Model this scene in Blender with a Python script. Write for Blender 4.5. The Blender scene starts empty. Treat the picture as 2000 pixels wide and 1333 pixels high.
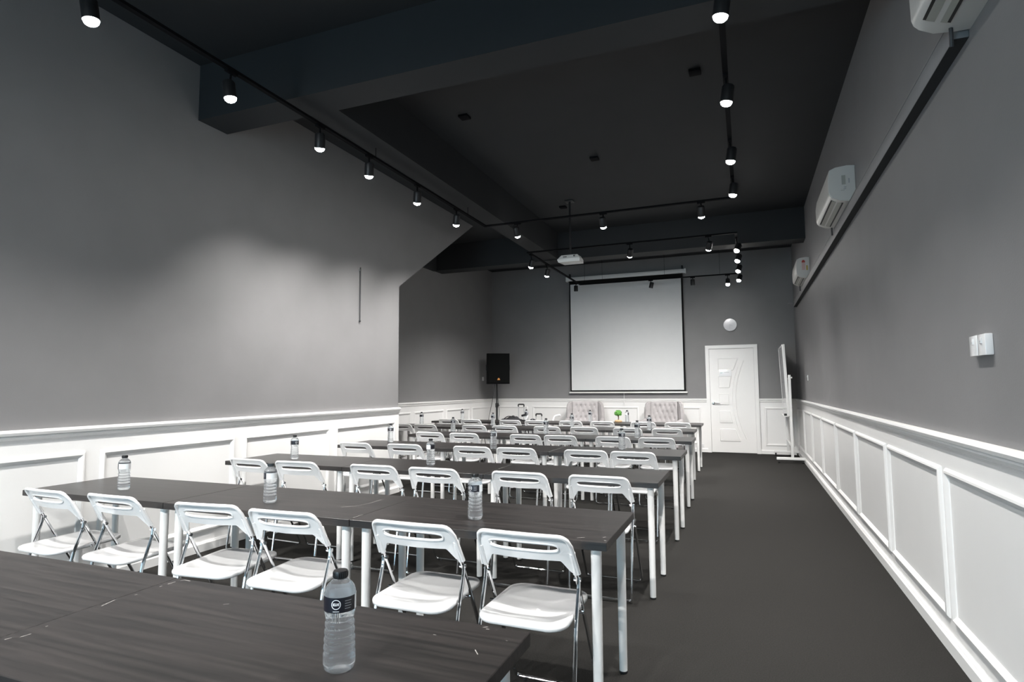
import bpy, bmesh, math, random
from mathutils import Vector, Matrix
random.seed(7)
PI = math.pi
scene = bpy.context.scene
COL = scene.collection

# ------------------------------------------------------------------ camera, world, exposure
CAM_H = 1.3231
YAW, PITCH, ROLL = math.radians(21.5174), math.radians(4.55696), math.radians(-0.3768)
F = Vector((-math.sin(YAW)*math.cos(PITCH), math.cos(YAW)*math.cos(PITCH), math.sin(PITCH)))
R = Vector((math.cos(YAW), math.sin(YAW), 0))
U = R.cross(F)
R, U = R*math.cos(ROLL)+U*math.sin(ROLL), -R*math.sin(ROLL)+U*math.cos(ROLL)
cam = bpy.data.cameras.new('camera')
cam.sensor_width = 36.0; cam.sensor_fit = 'HORIZONTAL'
cam.lens = 1154.63/2000*36.0
cam.clip_start = 0.05; cam.clip_end = 100
cam_o = bpy.data.objects.new('camera', cam); COL.objects.link(cam_o)
cam_o.matrix_world = Matrix(((R.x, U.x, -F.x, 0), (R.y, U.y, -F.y, 0), (R.z, U.z, -F.z, CAM_H), (0, 0, 0, 1)))
scene.camera = cam_o

world = bpy.data.worlds.new('world'); scene.world = world
world.use_nodes = True
world.node_tree.nodes['Background'].inputs[0].default_value = (0.56, 0.81, 1.0, 1)
world.node_tree.nodes['Background'].inputs[1].default_value = 4.6   # assumed daylight outside the assumed shop front behind the camera
vs = scene.view_settings
vs.view_transform = 'Standard'; vs.look = 'None'; vs.gamma = 1.0; vs.use_curve_mapping = False
vs.exposure = 1.0
SPOT_DEG = 106.0
SPOT_W = 122.0           # power of one track lamp

# ------------------------------------------------------------------ materials
MATS = {}
def mat(name, col, rough=0.5, metal=0.0, spec=0.5, noise=0.0, nscale=30.0, bump=0.0, bscale=200.0, coat=0.0, emit=None, stretch=None):
    if name in MATS: return MATS[name]
    m = bpy.data.materials.new(name); m.use_nodes = True
    nt = m.node_tree; b = nt.nodes['Principled BSDF']
    b.inputs['Base Color'].default_value = (*col, 1)
    b.inputs['Roughness'].default_value = rough
    b.inputs['Metallic'].default_value = metal
    b.inputs['Specular IOR Level'].default_value = spec
    b.inputs['Coat Weight'].default_value = coat
    b.inputs['Coat Roughness'].default_value = 0.08
    tc = nt.nodes.new('ShaderNodeTexCoord')
    src = tc.outputs['Object']
    if stretch:
        mp = nt.nodes.new('ShaderNodeMapping'); mp.inputs['Scale'].default_value = stretch
        nt.links.new(src, mp.inputs[0]); src = mp.outputs[0]
    if noise > 0:
        n = nt.nodes.new('ShaderNodeTexNoise'); n.inputs['Scale'].default_value = nscale; n.inputs['Detail'].default_value = 5
        nt.links.new(src, n.inputs['Vector'])
        r = nt.nodes.new('ShaderNodeValToRGB')
        r.color_ramp.elements[0].position = 0.3; r.color_ramp.elements[1].position = 0.7
        r.color_ramp.elements[0].color = (*[c*(1-noise) for c in col], 1)
        r.color_ramp.elements[1].color = (*[min(1, c*(1+noise)) for c in col], 1)
        nt.links.new(n.outputs['Fac'], r.inputs[0]); nt.links.new(r.outputs[0], b.inputs['Base Color'])
    if bump > 0:
        n2 = nt.nodes.new('ShaderNodeTexNoise'); n2.inputs['Scale'].default_value = bscale; n2.inputs['Detail'].default_value = 3
        nt.links.new(src, n2.inputs['Vector'])
        bp = nt.nodes.new('ShaderNodeBump'); bp.inputs['Strength'].default_value = bump; bp.inputs['Distance'].default_value = 0.01
        nt.links.new(n2.outputs['Fac'], bp.inputs['Height']); nt.links.new(bp.outputs[0], b.inputs['Normal'])
    if emit:
        b.inputs['Emission Color'].default_value = (*emit[0], 1); b.inputs['Emission Strength'].default_value = emit[1]
    MATS[name] = m
    return m

M_WALL = mat('grey wall paint', (0.236, 0.231, 0.233), 0.55, noise=0.03, nscale=3, bump=0.05, bscale=120, spec=0.35)
M_DARK = mat('black ceiling paint', (0.030, 0.032, 0.034), 0.7, noise=0.05, nscale=2, spec=0.25)
M_WHITE = mat('white satin paint', (0.88, 0.87, 0.855), 0.38, noise=0.01, nscale=4)
M_CARPET = mat('charcoal carpet', (0.028, 0.0268, 0.025), 0.95, noise=0.22, nscale=160, bump=0.5, bscale=420, spec=0.1)
M_LEG = mat('white powder coat', (0.85, 0.845, 0.83), 0.35, noise=0.01)
M_CHROME = mat('chrome', (0.80, 0.81, 0.83), 0.10, metal=1.0)
M_PLASTIC = mat('white glossy plastic', (0.86, 0.86, 0.86), 0.18, noise=0.008, coat=0.5)
M_BLACKPL = mat('black plastic', (0.014, 0.014, 0.015), 0.35, noise=0.05)
M_BLACKMET = mat('black metal', (0.012, 0.012, 0.013), 0.45, noise=0.05)
M_TRACK = mat('matt black track', (0.006, 0.006, 0.007), 0.8, noise=0.05, spec=0.08)
M_RUBBER = mat('black rubber', (0.02, 0.02, 0.02), 0.8, noise=0.05)
M_LENS = mat('lit lamp lens', (1, 1, 1), 0.3, emit=((1.0, 0.99, 0.97), 45.0))
M_LENSOFF = mat('unlit lamp lens', (0.15, 0.15, 0.15), 0.2)
M_LABEL_B = mat('black bottle label', (0.010, 0.010, 0.016), 0.3)
M_LABEL_W = mat('white label print', (0.85, 0.86, 0.88), 0.4)
M_LABEL_C = mat('pale label panel', (0.72, 0.76, 0.78), 0.4, noise=0.05, nscale=400)
M_LABEL_G = mat('grey label print', (0.35, 0.36, 0.38), 0.5)
M_FABRIC = mat('screen fabric', (0.72, 0.73, 0.73), 0.9, noise=0.01, nscale=8, spec=0.1)
M_SCRBLK = mat('screen black border', (0.012, 0.012, 0.012), 0.9, spec=0.1)
M_ACPL = mat('air conditioner plastic', (0.62, 0.61, 0.58), 0.35, noise=0.015, nscale=6)
M_ACDARK = mat('air outlet dark', (0.02, 0.02, 0.02), 0.6)
M_VANE = mat('louver vane', (0.38, 0.38, 0.34), 0.4)
M_VELVET = mat('pinkish grey velvet', (0.47, 0.445, 0.445), 0.75, noise=0.10, nscale=9, bump=0.15, bscale=60, spec=0.2)
M_BUTTON = mat('velvet button', (0.30, 0.27, 0.275), 0.8, noise=0.05)
M_WOODLEG = mat('dark wood', (0.05, 0.03, 0.02), 0.5, noise=0.2)
M_GREEN = mat('topiary leaf', (0.085, 0.25, 0.04), 0.6, noise=0.35, nscale=60)
M_TRUNK = mat('topiary trunk', (0.10, 0.065, 0.04), 0.8, noise=0.2)
M_BASE = mat('woven brown base', (0.36, 0.24, 0.13), 0.8, noise=0.35, nscale=120, bump=0.6, bscale=150)
M_CLOTH = mat('black cloth', (0.012, 0.012, 0.014), 0.9, noise=0.3, nscale=30, bump=0.3, bscale=60)
M_SUIT = mat('suitcase shell', (0.03, 0.03, 0.035), 0.5, noise=0.1)
M_ALU = mat('brushed aluminium', (0.62, 0.63, 0.64), 0.3, metal=1.0)
M_CLOCK = mat('clock face', (0.62, 0.63, 0.66), 0.12, coat=0.8)
M_SILVER = mat('silver rim', (0.75, 0.75, 0.77), 0.25, metal=0.6)
M_BOARD = mat('whiteboard enamel', (0.80, 0.81, 0.82), 0.12, coat=0.5)
M_GOLD = mat('orange badge', (0.65, 0.26, 0.05), 0.4)
M_SIGN = mat('door sign enamel', (0.93, 0.94, 0.95), 0.15, coat=0.6)
M_TEAL = mat('teal print', (0.40, 0.58, 0.56), 0.5)
M_RED = mat('red sticker print', (0.45, 0.06, 0.05), 0.5)
M_YEL = mat('yellow sticker print', (0.50, 0.36, 0.06), 0.5)
M_PINKST = mat('pale pink sticker', (0.62, 0.42, 0.40), 0.5)
M_DUCT = mat('grey duct paint', (0.235, 0.232, 0.236), 0.5, noise=0.02)
M_CABLE = mat('grey cable', (0.045, 0.045, 0.047), 0.6)
M_PROJ = mat('projector plastic', (0.72, 0.73, 0.71), 0.4)

def wood_material():
    m = bpy.data.materials.new('black brown wood grain'); m.use_nodes = True
    nt = m.node_tree; b = nt.nodes['Principled BSDF']
    tc = nt.nodes.new('ShaderNodeTexCoord')
    oi = nt.nodes.new('ShaderNodeObjectInfo')
    addv = nt.nodes.new('ShaderNodeVectorMath'); addv.operation = 'MULTIPLY_ADD'
    comb = nt.nodes.new('ShaderNodeCombineXYZ')
    for i in range(3): nt.links.new(oi.outputs['Random'], comb.inputs[i])
    addv.inputs[1].default_value = (7, 7, 7)
    nt.links.new(comb.outputs[0], addv.inputs[0]); nt.links.new(tc.outputs['Object'], addv.inputs[2])
    mp = nt.nodes.new('ShaderNodeMapping'); mp.inputs['Scale'].default_value = (1.2, 26, 26)
    nt.links.new(addv.outputs[0], mp.inputs[0])
    n = nt.nodes.new('ShaderNodeTexNoise'); n.inputs['Scale'].default_value = 2.2; n.inputs['Detail'].default_value = 8
    nt.links.new(mp.outputs[0], n.inputs['Vector'])
    r = nt.nodes.new('ShaderNodeValToRGB')
    r.color_ramp.elements[0].position = 0.32; r.color_ramp.elements[0].color = (0.012, 0.0112, 0.0110, 1)
    r.color_ramp.elements[1].position = 0.72; r.color_ramp.elements[1].color = (0.036, 0.031, 0.0295, 1)
    nt.links.new(n.outputs['Fac'], r.inputs[0])
    # chips and scratches of the worn top
    mp2 = nt.nodes.new('ShaderNodeMapping'); mp2.inputs['Scale'].default_value = (9, 16, 9); mp2.inputs['Rotation'].default_value = (0, 0, 0.5)
    nt.links.new(addv.outputs[0], mp2.inputs[0])
    v = nt.nodes.new('ShaderNodeTexNoise'); v.inputs['Scale'].default_value = 1.6; v.inputs['Detail'].default_value = 9; v.inputs['Roughness'].default_value = 0.72
    nt.links.new(mp2.outputs[0], v.inputs['Vector'])
    r2 = nt.nodes.new('ShaderNodeValToRGB')
    r2.color_ramp.elements[0].position = 0.765; r2.color_ramp.elements[0].color = (0, 0, 0, 1)
    r2.color_ramp.elements[1].position = 0.79; r2.color_ramp.elements[1].color = (0.6, 0.6, 0.6, 1)
    nt.links.new(v.outputs['Fac'], r2.inputs[0])
    mx = nt.nodes.new('ShaderNodeMix'); mx.data_type = 'RGBA'
    nt.links.new(r2.outputs[0], mx.inputs[0]); nt.links.new(r.outputs[0], mx.inputs[6]); mx.inputs[7].default_value = (0.45, 0.43, 0.41, 1)
    nt.links.new(mx.outputs[2], b.inputs['Base Color'])
    b.inputs['Roughness'].default_value = 0.36; b.inputs['Specular IOR Level'].default_value = 0.5
    bp = nt.nodes.new('ShaderNodeBump'); bp.inputs['Strength'].default_value = 0.08; bp.inputs['Distance'].default_value = 0.004
    nt.links.new(n.outputs['Fac'], bp.inputs['Height']); nt.links.new(bp.outputs[0], b.inputs['Normal'])
    return m
M_WOOD = wood_material()
M_SCRATCH = mat('scratched chipboard', (0.42, 0.40, 0.38), 0.7)

def clear_material(name, ior, clear, tint=(0.97, 0.99, 1.0), caustic_white=0.0):
    m = bpy.data.materials.new(name); m.use_nodes = True
    nt = m.node_tree; nt.nodes.remove(nt.nodes['Principled BSDF'])
    out = nt.nodes['Material Output']
    g = nt.nodes.new('ShaderNodeBsdfGlass'); g.inputs['IOR'].default_value = ior; g.inputs['Roughness'].default_value = 0.0
    g.inputs['Color'].default_value = (*tint, 1)
    t = nt.nodes.new('ShaderNodeBsdfTransparent'); t.inputs['Color'].default_value = (*tint, 1)
    mx = nt.nodes.new('ShaderNodeMixShader'); mx.inputs[0].default_value = clear
    nt.links.new(g.outputs[0], mx.inputs[1]); nt.links.new(t.outputs[0], mx.inputs[2])
    last = mx
    if caustic_white > 0:  # white scatter mixed in to stand for caustic light in the bottle
        tr = nt.nodes.new('ShaderNodeBsdfTranslucent'); tr.inputs['Color'].default_value = (0.95, 0.97, 1.0, 1)
        df = nt.nodes.new('ShaderNodeBsdfDiffuse'); df.inputs['Color'].default_value = (0.95, 0.97, 1.0, 1)
        a = nt.nodes.new('ShaderNodeMixShader'); a.inputs[0].default_value = 0.5
        nt.links.new(tr.outputs[0], a.inputs[1]); nt.links.new(df.outputs[0], a.inputs[2])
        last = nt.nodes.new('ShaderNodeMixShader'); last.inputs[0].default_value = caustic_white
        nt.links.new(mx.outputs[0], last.inputs[1]); nt.links.new(a.outputs[0], last.inputs[2])
    nt.links.new(last.outputs[0], out.inputs[0])
    return m
M_WATER = clear_material('clear bottle of water', 1.33, 0.25, caustic_white=0.09)
M_PANE = clear_material('window glass', 1.05, 0.9, (0.92, 0.96, 0.96))  # glass of the assumed shop front

# ------------------------------------------------------------------ mesh helpers
class MB:
    """collects shapes into one mesh"""
    def __init__(s): s.bm = bmesh.new()
    def box(s, c, d, bevel=0.0, rot=None, seg=2):
        r = bmesh.ops.create_cube(s.bm, size=1.0)
        vs_ = r['verts']
        bmesh.ops.scale(s.bm, vec=d, verts=vs_)
        if bevel > 0:
            es = list({e for v in vs_ for e in v.link_edges})
            rb = bmesh.ops.bevel(s.bm, geom=es, offset=bevel, segments=seg, affect='EDGES', profile=0.5)
            vs_ = list({v for f in rb['faces'] for v in f.verts} | {v for v in vs_ if v.is_valid})
        if rot is not None: bmesh.ops.rotate(s.bm, cent=(0, 0, 0), matrix=rot, verts=vs_)
        bmesh.ops.translate(s.bm, vec=c, verts=vs_)
        return s
    def span(s, a, b, bevel=0.0):
        return s.box([(a[i]+b[i])/2 for i in range(3)], [abs(b[i]-a[i]) for i in range(3)], bevel)
    def tube(s, pts, r, n=10, closed=False, caps=True, r2=None):
        pts = [Vector(p) for p in pts]; k = len(pts); rings = []
        up = None
        for i, p in enumerate(pts):
            if closed: t = (pts[(i+1) % k]-pts[i-1])
            else: t = (pts[min(i+1, k-1)]-pts[max(i-1, 0)])
            t.normalize()
            if up is None:
                up = Vector((0, 0, 1)) if abs(t.z) < 0.9 else Vector((1, 0, 0))
            a = t.cross(up)
            if a.length < 1e-6: a = t.orthogonal()
            a.normalize(); up = a.cross(t).normalized()
            rr = r if r2 is None else r+(r2-r)*i/(k-1)
            rings.append([s.bm.verts.new(p+a*math.cos(2*PI*j/n)*rr+up*math.sin(2*PI*j/n)*rr) for j in range(n)])
        for i in range(k if closed else k-1):
            A, B = rings[i], rings[(i+1) % k]
            for j in range(n): s.bm.faces.new((A[j], A[(j+1) % n], B[(j+1) % n], B[j]))
        if caps and not closed:
            s.bm.faces.new(list(reversed(rings[0]))); s.bm.faces.new(rings[-1])
        return s
    def lathe(s, prof, n=24, c=(0, 0, 0), cap0=True, cap1=True, a0=0.0, a1=2*PI):
        full = abs(a1-a0-2*PI) < 1e-6
        m = n if full else n+1
        rings = []
        for r, z in prof:
            rings.append([s.bm.verts.new((c[0]+r*math.cos(a0+(a1-a0)*j/n), c[1]+r*math.sin(a0+(a1-a0)*j/n), c[2]+z)) for j in range(m)])
        for i in range(len(rings)-1):
            for j in range(n):
                jj = (j+1) % m if full else j+1
                s.bm.faces.new((rings[i][j], rings[i][jj], rings[i+1][jj], rings[i+1][j]))
        if full and cap0: s.bm.faces.new(list(reversed(rings[0])))
        if full and cap1: s.bm.faces.new(rings[-1])
        return s
    def prism(s, poly, axis, a, b):
        """polygon in the two other axes, extruded along axis from a to b"""
        def P(p, t):
            q = list(p); q.insert(axis, t); return q
        A = [s.bm.verts.new(P(p, a)) for p in poly]; B = [s.bm.verts.new(P(p, b)) for p in poly]
        n = len(poly)
        s.bm.faces.new(A); s.bm.faces.new(list(reversed(B)))
        for i in range(n): s.bm.faces.new((A[i], B[i], B[(i+1) % n], A[(i+1) % n]))
        return s
    def ball(s, c, r, sub=2, scale=(1, 1, 1)):
        q = bmesh.ops.create_icosphere(s.bm, subdivisions=sub, radius=r)
        bmesh.ops.scale(s.bm, vec=scale, verts=q['verts']); bmesh.ops.translate(s.bm, vec=c, verts=q['verts'])
        return s
    def quads(s, verts, faces):
        V = [s.bm.verts.new(v) for v in verts]
        for f in faces: s.bm.faces.new([V[i] for i in f])
        return s
    def xform(s, mtx):
        bmesh.ops.transform(s.bm, matrix=mtx, verts=s.bm.verts); return s
    def mesh(s, name, material, smooth=35):
        bmesh.ops.recalc_face_normals(s.bm, faces=s.bm.faces)
        me = bpy.data.meshes.new(name); s.bm.to_mesh(me); s.bm.free()
        me.materials.append(material)
        if smooth:
            me.polygons.foreach_set('use_smooth', [True]*len(me.polygons))
            me.set_sharp_from_angle(angle=math.radians(smooth))
        me.update()
        return me
    def obj(s, name, material, parent=None, smooth=35):
        return place(name, s.mesh(name, material, smooth), parent)

def place(name, me, parent=None, loc=None, rotz=None):
    o = bpy.data.objects.new(name, me); COL.objects.link(o)
    if parent is not None: o.parent = parent
    if loc is not None: o.location = loc
    if rotz is not None: o.rotation_euler = (0, 0, rotz)
    return o
def tag(o, label, cat, group=None, kind=None):
    o['label'] = label; o['category'] = cat
    if group: o['group'] = group
    if kind: o['kind'] = kind
    return o
def thing(name, label, cat, loc=(0, 0, 0), rotz=0.0, group=None):
    o = place(name, None, None, loc, rotz); o.empty_display_size = 0.1
    return tag(o, label, cat, group)
def struct(o, label=None):
    o['kind'] = 'structure'
    if label: o['label'] = label
    return o
def fillet(pts, rad, n=5):
    pts = [Vector(p) for p in pts]; out = [pts[0]]
    for i in range(1, len(pts)-1):
        a = (pts[i-1]-pts[i]); b = (pts[i+1]-pts[i])
        d = min(rad, a.length*0.45, b.length*0.45)
        A = pts[i]+a.normalized()*d; B = pts[i]+b.normalized()*d
        for k in range(n+1):
            t = k/n; out.append(A*(1-t)**2+pts[i]*2*t*(1-t)+B*t*t)
    out.append(pts[-1]); return out
ORD = ['first', 'second', 'third', 'fourth', 'fifth', 'sixth', 'seventh', 'eighth']

def copy_tree(o, parent=None):
    c = o.copy(); COL.objects.link(c); c.parent = parent
    for ch in o.children: copy_tree(ch, c)
    return c

# ------------------------------------------------------------------ room shell
XR, XL, XL2, YB, YR = 0.926, -4.231, -5.535, 12.771, -3.2     # right, left, recess, back, rear walls
YJ = 6.666                                                   # where the left wall steps back
ZC, ZBEAM = 4.08, 3.60
ZRAIL = 1.082

struct(MB().span((XL2-0.3, YR-0.2, -0.1), (XR+0.2, YB+0.2, 0)).obj('floor', M_CARPET), 'dark charcoal carpet across the whole room')
ceiling = struct(MB().span((XL2-0.3, YR-0.2, ZC), (XR+0.2, YB+0.2, ZC+0.1)).obj('ceiling', M_DARK), 'black painted ceiling with dropped beams')
for (a, b) in (((XL2, 3.53, ZBEAM), (XR, 3.83, ZC)), ((XL2, 9.94, ZBEAM-0.01), (XR, 10.27, ZC)), ((-3.30, 3.83, 3.605), (-3.03, 9.94, ZC)), ((XL2, YJ, ZBEAM-0.02), (XL2+0.06, 9.94, ZC))):
    MB().span(a, b).obj('beam', M_DARK, ceiling)
for (x, y) in ((-0.32, 5.21), (-2.56, 5.22), (-1.6, 6.8), (-2.5, 8.5)):
    MB().box((x, y, ZC-0.012), (0.10, 0.10, 0.024), 0.004).obj('junction_box', M_TRACK, ceiling)

wall_right = struct(MB().span((XR, YR, 0), (XR+0.15, YB, ZC)).obj('wall_right', M_WALL), 'grey wall with white panelled wainscot along the aisle')
wall_back = struct(MB().span((XL2-0.15, YB, 0), (XR+0.15, YB+0.15, ZC)).obj('wall_back', M_WALL), 'dark grey end wall behind the projection screen')
WX0, WX1, WZ0, WZ1 = -4.0, -1.0, 0.15, 2.10  # assumed opening in the unseen rear wall
wr = MB().span((XL-0.15, YR-0.15, 0), (WX0, YR, ZC)).span((WX1, YR-0.15, 0), (XR+0.15, YR, ZC)).span((WX0, YR-0.15, 0), (WX1, YR, WZ0)).span((WX0, YR-0.15, WZ1), (WX1, YR, ZC))
wall_rear = struct(wr.obj('wall_rear', M_WALL), 'grey wall behind the camera')
assumed_win = struct(place('assumed_window_1', None, None, ((WX0+WX1)/2, YR-0.08, 0)), 'assumed glazed shop front behind the camera, added for daylight')  # assumed and unseen, added to bring cool daylight onto the chair backs
for x in (WX0+0.03, -3.0, -2.0, WX1-0.03): MB().span((x-0.03-(WX0+WX1)/2, -0.04, WZ0), (x+0.03-(WX0+WX1)/2, 0.04, WZ1)).obj('mullion', M_BLACKMET, assumed_win)
for z in (WZ0+0.03, WZ1-0.03): MB().span(((WX0-WX1)/2, -0.04, z-0.03), ((WX1-WX0)/2, 0.04, z+0.03)).obj('window_rail', M_BLACKMET, assumed_win)
for a, b in ((WX0+0.06, -3.03), (-2.97, -2.03), (-1.97, WX1-0.06)): MB().span((a-(WX0+WX1)/2, -0.004, WZ0+0.06), (b-(WX0+WX1)/2, 0.004, WZ1-0.06)).obj('pane', M_PANE, assumed_win)
pl = bpy.data.lights.new('assumed_window_portal', 'AREA'); pl.shape = 'RECTANGLE'; pl.size = WX1-WX0; pl.size_y = WZ1-WZ0; pl.cycles.is_portal = True  # portal for the daylight through the assumed opening
po = bpy.data.objects.new('assumed_window_portal', pl); COL.objects.link(po); po.location = ((WX0+WX1)/2, YR-0.16, (WZ0+WZ1)/2); po.rotation_euler = (-PI/2, 0, PI)
# left wall: its far edge is cut by a slope (a stair climbing above the recess)
sl = (3.887-2.677)/(8.643-6.672)
ytop = 6.672+(ZC-2.677)/sl
poly = [(YR, 0), (YJ, 0), (YJ, 2.677), (ytop, ZC), (YR, ZC)]
wall_left = struct(MB().prism(poly, 0, XL2-0.15, XL).obj('wall_left', M_WALL, smooth=0), 'grey wall on the left with a sloped upper corner')
wall_recess = struct(MB().span((XL2-0.15, YJ, 0), (XL2, YB, ZC)).obj('wall_recess', M_WALL), 'dark grey wall of the recess beyond the slope')

RAILP = [(0, 1.0), (0.012, 1.0), (0.016, 1.012), (0.026, 1.02), (0.03, 1.034), (0.026, 1.044), (0.04, 1.05), (0.045, 1.066), (0.04, 1.078), (0.024, 1.082), (0, 1.082)]
BASEP = [(0, 0), (0.022, 0), (0.022, 0.062), (0.014, 0.072), (0.012, 0.078), (0, 0.078)]
def moulding_frame(parent, wallpos, axis, sgn, a, b, z0, z1):
    """rectangular picture-frame moulding on a wall; axis 0: wall at x=wallpos running along y; axis 1: wall at y running along x"""
    w = 0.045
    prof = [(0, 0), (0.002, 0.006), (0.012, 0.015), (0.022, 0.018), (0.034, 0.011), (w-0.002, 0.005), (w, 0)]   # (inward, proud)
    m = MB(); rings = []
    for (ca, cz, da, dz) in ((a, z0, 1, 1), (b, z0, -1, 1), (b, z1, -1, -1), (a, z1, 1, -1)):
        ring = []
        for (i, p) in prof:
            along, z, d = ca+da*i, cz+dz*i, wallpos+sgn*p
            ring.append(m.bm.verts.new((d, along, z) if axis == 0 else (along, d, z)))
        rings.append(ring)
    k = len(prof)
    for i in range(4):
        A, B = rings[i], rings[(i+1) % 4]
        for j in range(k-1): m.bm.faces.new((A[j], A[j+1], B[j+1], B[j]))
    return m.obj('panel_moulding', M_WHITE, parent, smooth=25)
TRIM = [0]
def wainscot(wall, wallpos, axis, sgn, a, b, joints, gap=0.095, side='right', skip=()):
    """white lower wall with rail, baseboard and framed panels"""
    t = 0.012
    if axis == 0: ws = MB().span((wallpos, a, 0), (wallpos+sgn*t, b, 1.02)).obj('wainscot', M_WHITE, wall)
    else: ws = MB().span((a, wallpos, 0), (b, wallpos+sgn*t, 1.02)).obj('wainscot', M_WHITE, wall)
    ax = 1 if axis == 0 else 0
    pr = [(wallpos+sgn*p, z) for p, z in RAILP]; pb = [(wallpos+sgn*(t+p), z) for p, z in BASEP]
    TRIM[0] += 1
    rail = MB().prism(pr, ax, a, b).obj('trim_%d' % TRIM[0], M_WHITE, smooth=25); struct(rail, 'white moulded chair rail on the %s wall' % side)
    base = MB().prism(pb, ax, a, b).obj('baseboard_%s' % side, M_WHITE, smooth=25); struct(base, 'white baseboard of the %s wall' % side)
    for j0, j1 in joints:
        moulding_frame(ws, wallpos+sgn*t, axis, sgn, j0, j1, 0.158, 0.912)
    return ws
def bays(js, gap): return [(js[i]+gap/2, js[i+1]-gap/2) for i in range(len(js)-1)]
jr = [-0.25, 1.04, 2.33, 3.615, 4.90, 6.185, 7.48, 8.80, 10.06, 11.36, 12.70]
wainscot(wall_right, XR, 0, -1, YR, YB, bays(jr, 0.07), side='right')
jl = [-1.10, 0.20, 1.49, 2.782, 4.052, 5.333, 6.62]
wainscot(wall_left, XL, 0, 1, YR, YJ, bays(jl, 0.10), side='left')
wainscot(wall_recess, XL2, 0, 1, YJ, YB, bays([6.72, 7.96, 9.16, 10.38, 11.56, 12.73], 0.11), side='recess')
wainscot(wall_back, YB, 1, -1, XL2, -0.76, bays([-5.45, -4.595, -3.30, -2.085, -0.82], 0.11), side='back')
wainscot(wall_back, YB, 1, -1, 0.23, XR, [(0.32, 0.84)], side='back_corner')
# the narrow return wall where the left wall steps back
ret = wainscot(wall_left, YJ, 1, 1, XL2, XL, [(XL2+0.1, XL-0.1)], side='step')

# ------------------------------------------------------------------ door
door = struct(thing('door_1', 'white moulded door with lever handle in the end wall', 'door', (0, YB, 0))); del door['category']
fr = MB()
fr.span((-0.758, -0.058, 0), (-0.687, 0.0, 2.097)).span((0.160, -0.058, 0), (0.232, 0.0, 2.097)).span((-0.758, -0.058, 2.0975), (0.232, 0.0, 2.165))
fr.obj('door_frame', M_WHITE, door)
leaf = MB().span((-0.685, -0.022, 0.008), (0.158, 0.02, 2.095)).obj('door_leaf', M_WHITE, door)
def arc_x(z, mid, k): return mid+k*(z-1.066)**2
for (z0, z1) in ((1.665, 1.89), (1.31, 1.53), (0.969, 1.175), (0.607, 0.824), (0.242, 0.467)):
    n = 6
    for (inset, y0, y1) in ((0.0, -0.022, -0.034), (0.02, -0.034, -0.042)):
        pts = [(-0.512+inset, z0+inset), (arc_x(z0+inset, -0.335, 0.29)-inset, z0+inset)]
        pts += [(arc_x(z0+inset+(z1-z0-2*inset)*i/n, -0.335, 0.29)-inset, z0+inset+(z1-z0-2*inset)*i/n) for i in range(1, n)]
        pts += [(arc_x(z1-inset, -0.335, 0.29)-inset, z1-inset), (-0.512+inset, z1-inset)]
        if inset == 0: pm = MB()
        pm.prism(pts, 1, y0, y1)
    out = [(-0.512, z0)]+[(arc_x(z0+(z1-z0)*i/n, -0.335, 0.29), z0+(z1-z0)*i/n) for i in range(n+1)]+[(-0.512, z1)]
    for i in range(len(out)):
        a, b = out[i], out[(i+1) % len(out)]
        pm.tube([(a[0], -0.026, a[1]), (b[0], -0.026, b[1])], 0.0125, 6)
    pm.obj('raised_panel', M_WHITE, leaf, smooth=0)
MB().tube([(arc_x(z, -0.20, 0.285), -0.024, z) for z in [0.28+1.57*i/24 for i in range(25)]], 0.009, 8).obj('curved_moulding', M_WHITE, leaf)
MB().tube([(arc_x(z, -0.262, 0.285), -0.023, z) for z in [0.42+1.30*i/24 for i in range(25)]], 0.006, 8).obj('curved_moulding', M_WHITE, leaf)
hd = MB()
hd.xform(Matrix.Identity(4))
hd.lathe([(0.03, 0), (0.03, 0.012), (0.012, 0.016), (0.012, 0.05)], 18)
hd.xform(Matrix.Translation((-0.628, -0.022, 0.99)) @ Matrix.Rotation(PI/2, 4, 'X'))
hd.tube(fillet([(-0.628, -0.065, 0.99), (-0.60, -0.072, 0.99), (-0.50, -0.070, 0.985)], 0.02), 0.010, 10)
hd.obj('handle', M_CHROME, leaf)
sign = tag(MB().span((-0.502, YB-0.046, 1.534), (-0.268, YB-0.036, 1.661), 0.002).obj('door_sign', M_SIGN), 'small white sign plate with pale print on the door', 'sign')
pm = MB()
for i, (x, z, w, h_) in enumerate(((-0.475, 1.610, 0.016, 0.008), (-0.468, 1.600, 0.010, 0.012), (-0.450, 1.606, 0.016, 0.014), (-0.475, 1.592, 0.014, 0.006))):
    pm.span((x, YB-0.0475, z-h_/2), (x+w, YB-0.0459, z+h_/2))
pm.obj('print_mark', M_TEAL, sign, 0)
pm = MB()
pm.span((-0.410, YB-0.0475, 1.609), (-0.400, YB-0.0459, 1.616))
for i in range(6): pm.span((-0.392+i*0.014, YB-0.0475, 1.609), (-0.382+i*0.014, YB-0.0459, 1.616))
pm.obj('print_line', M_LABEL_G, sign, 0)

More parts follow.
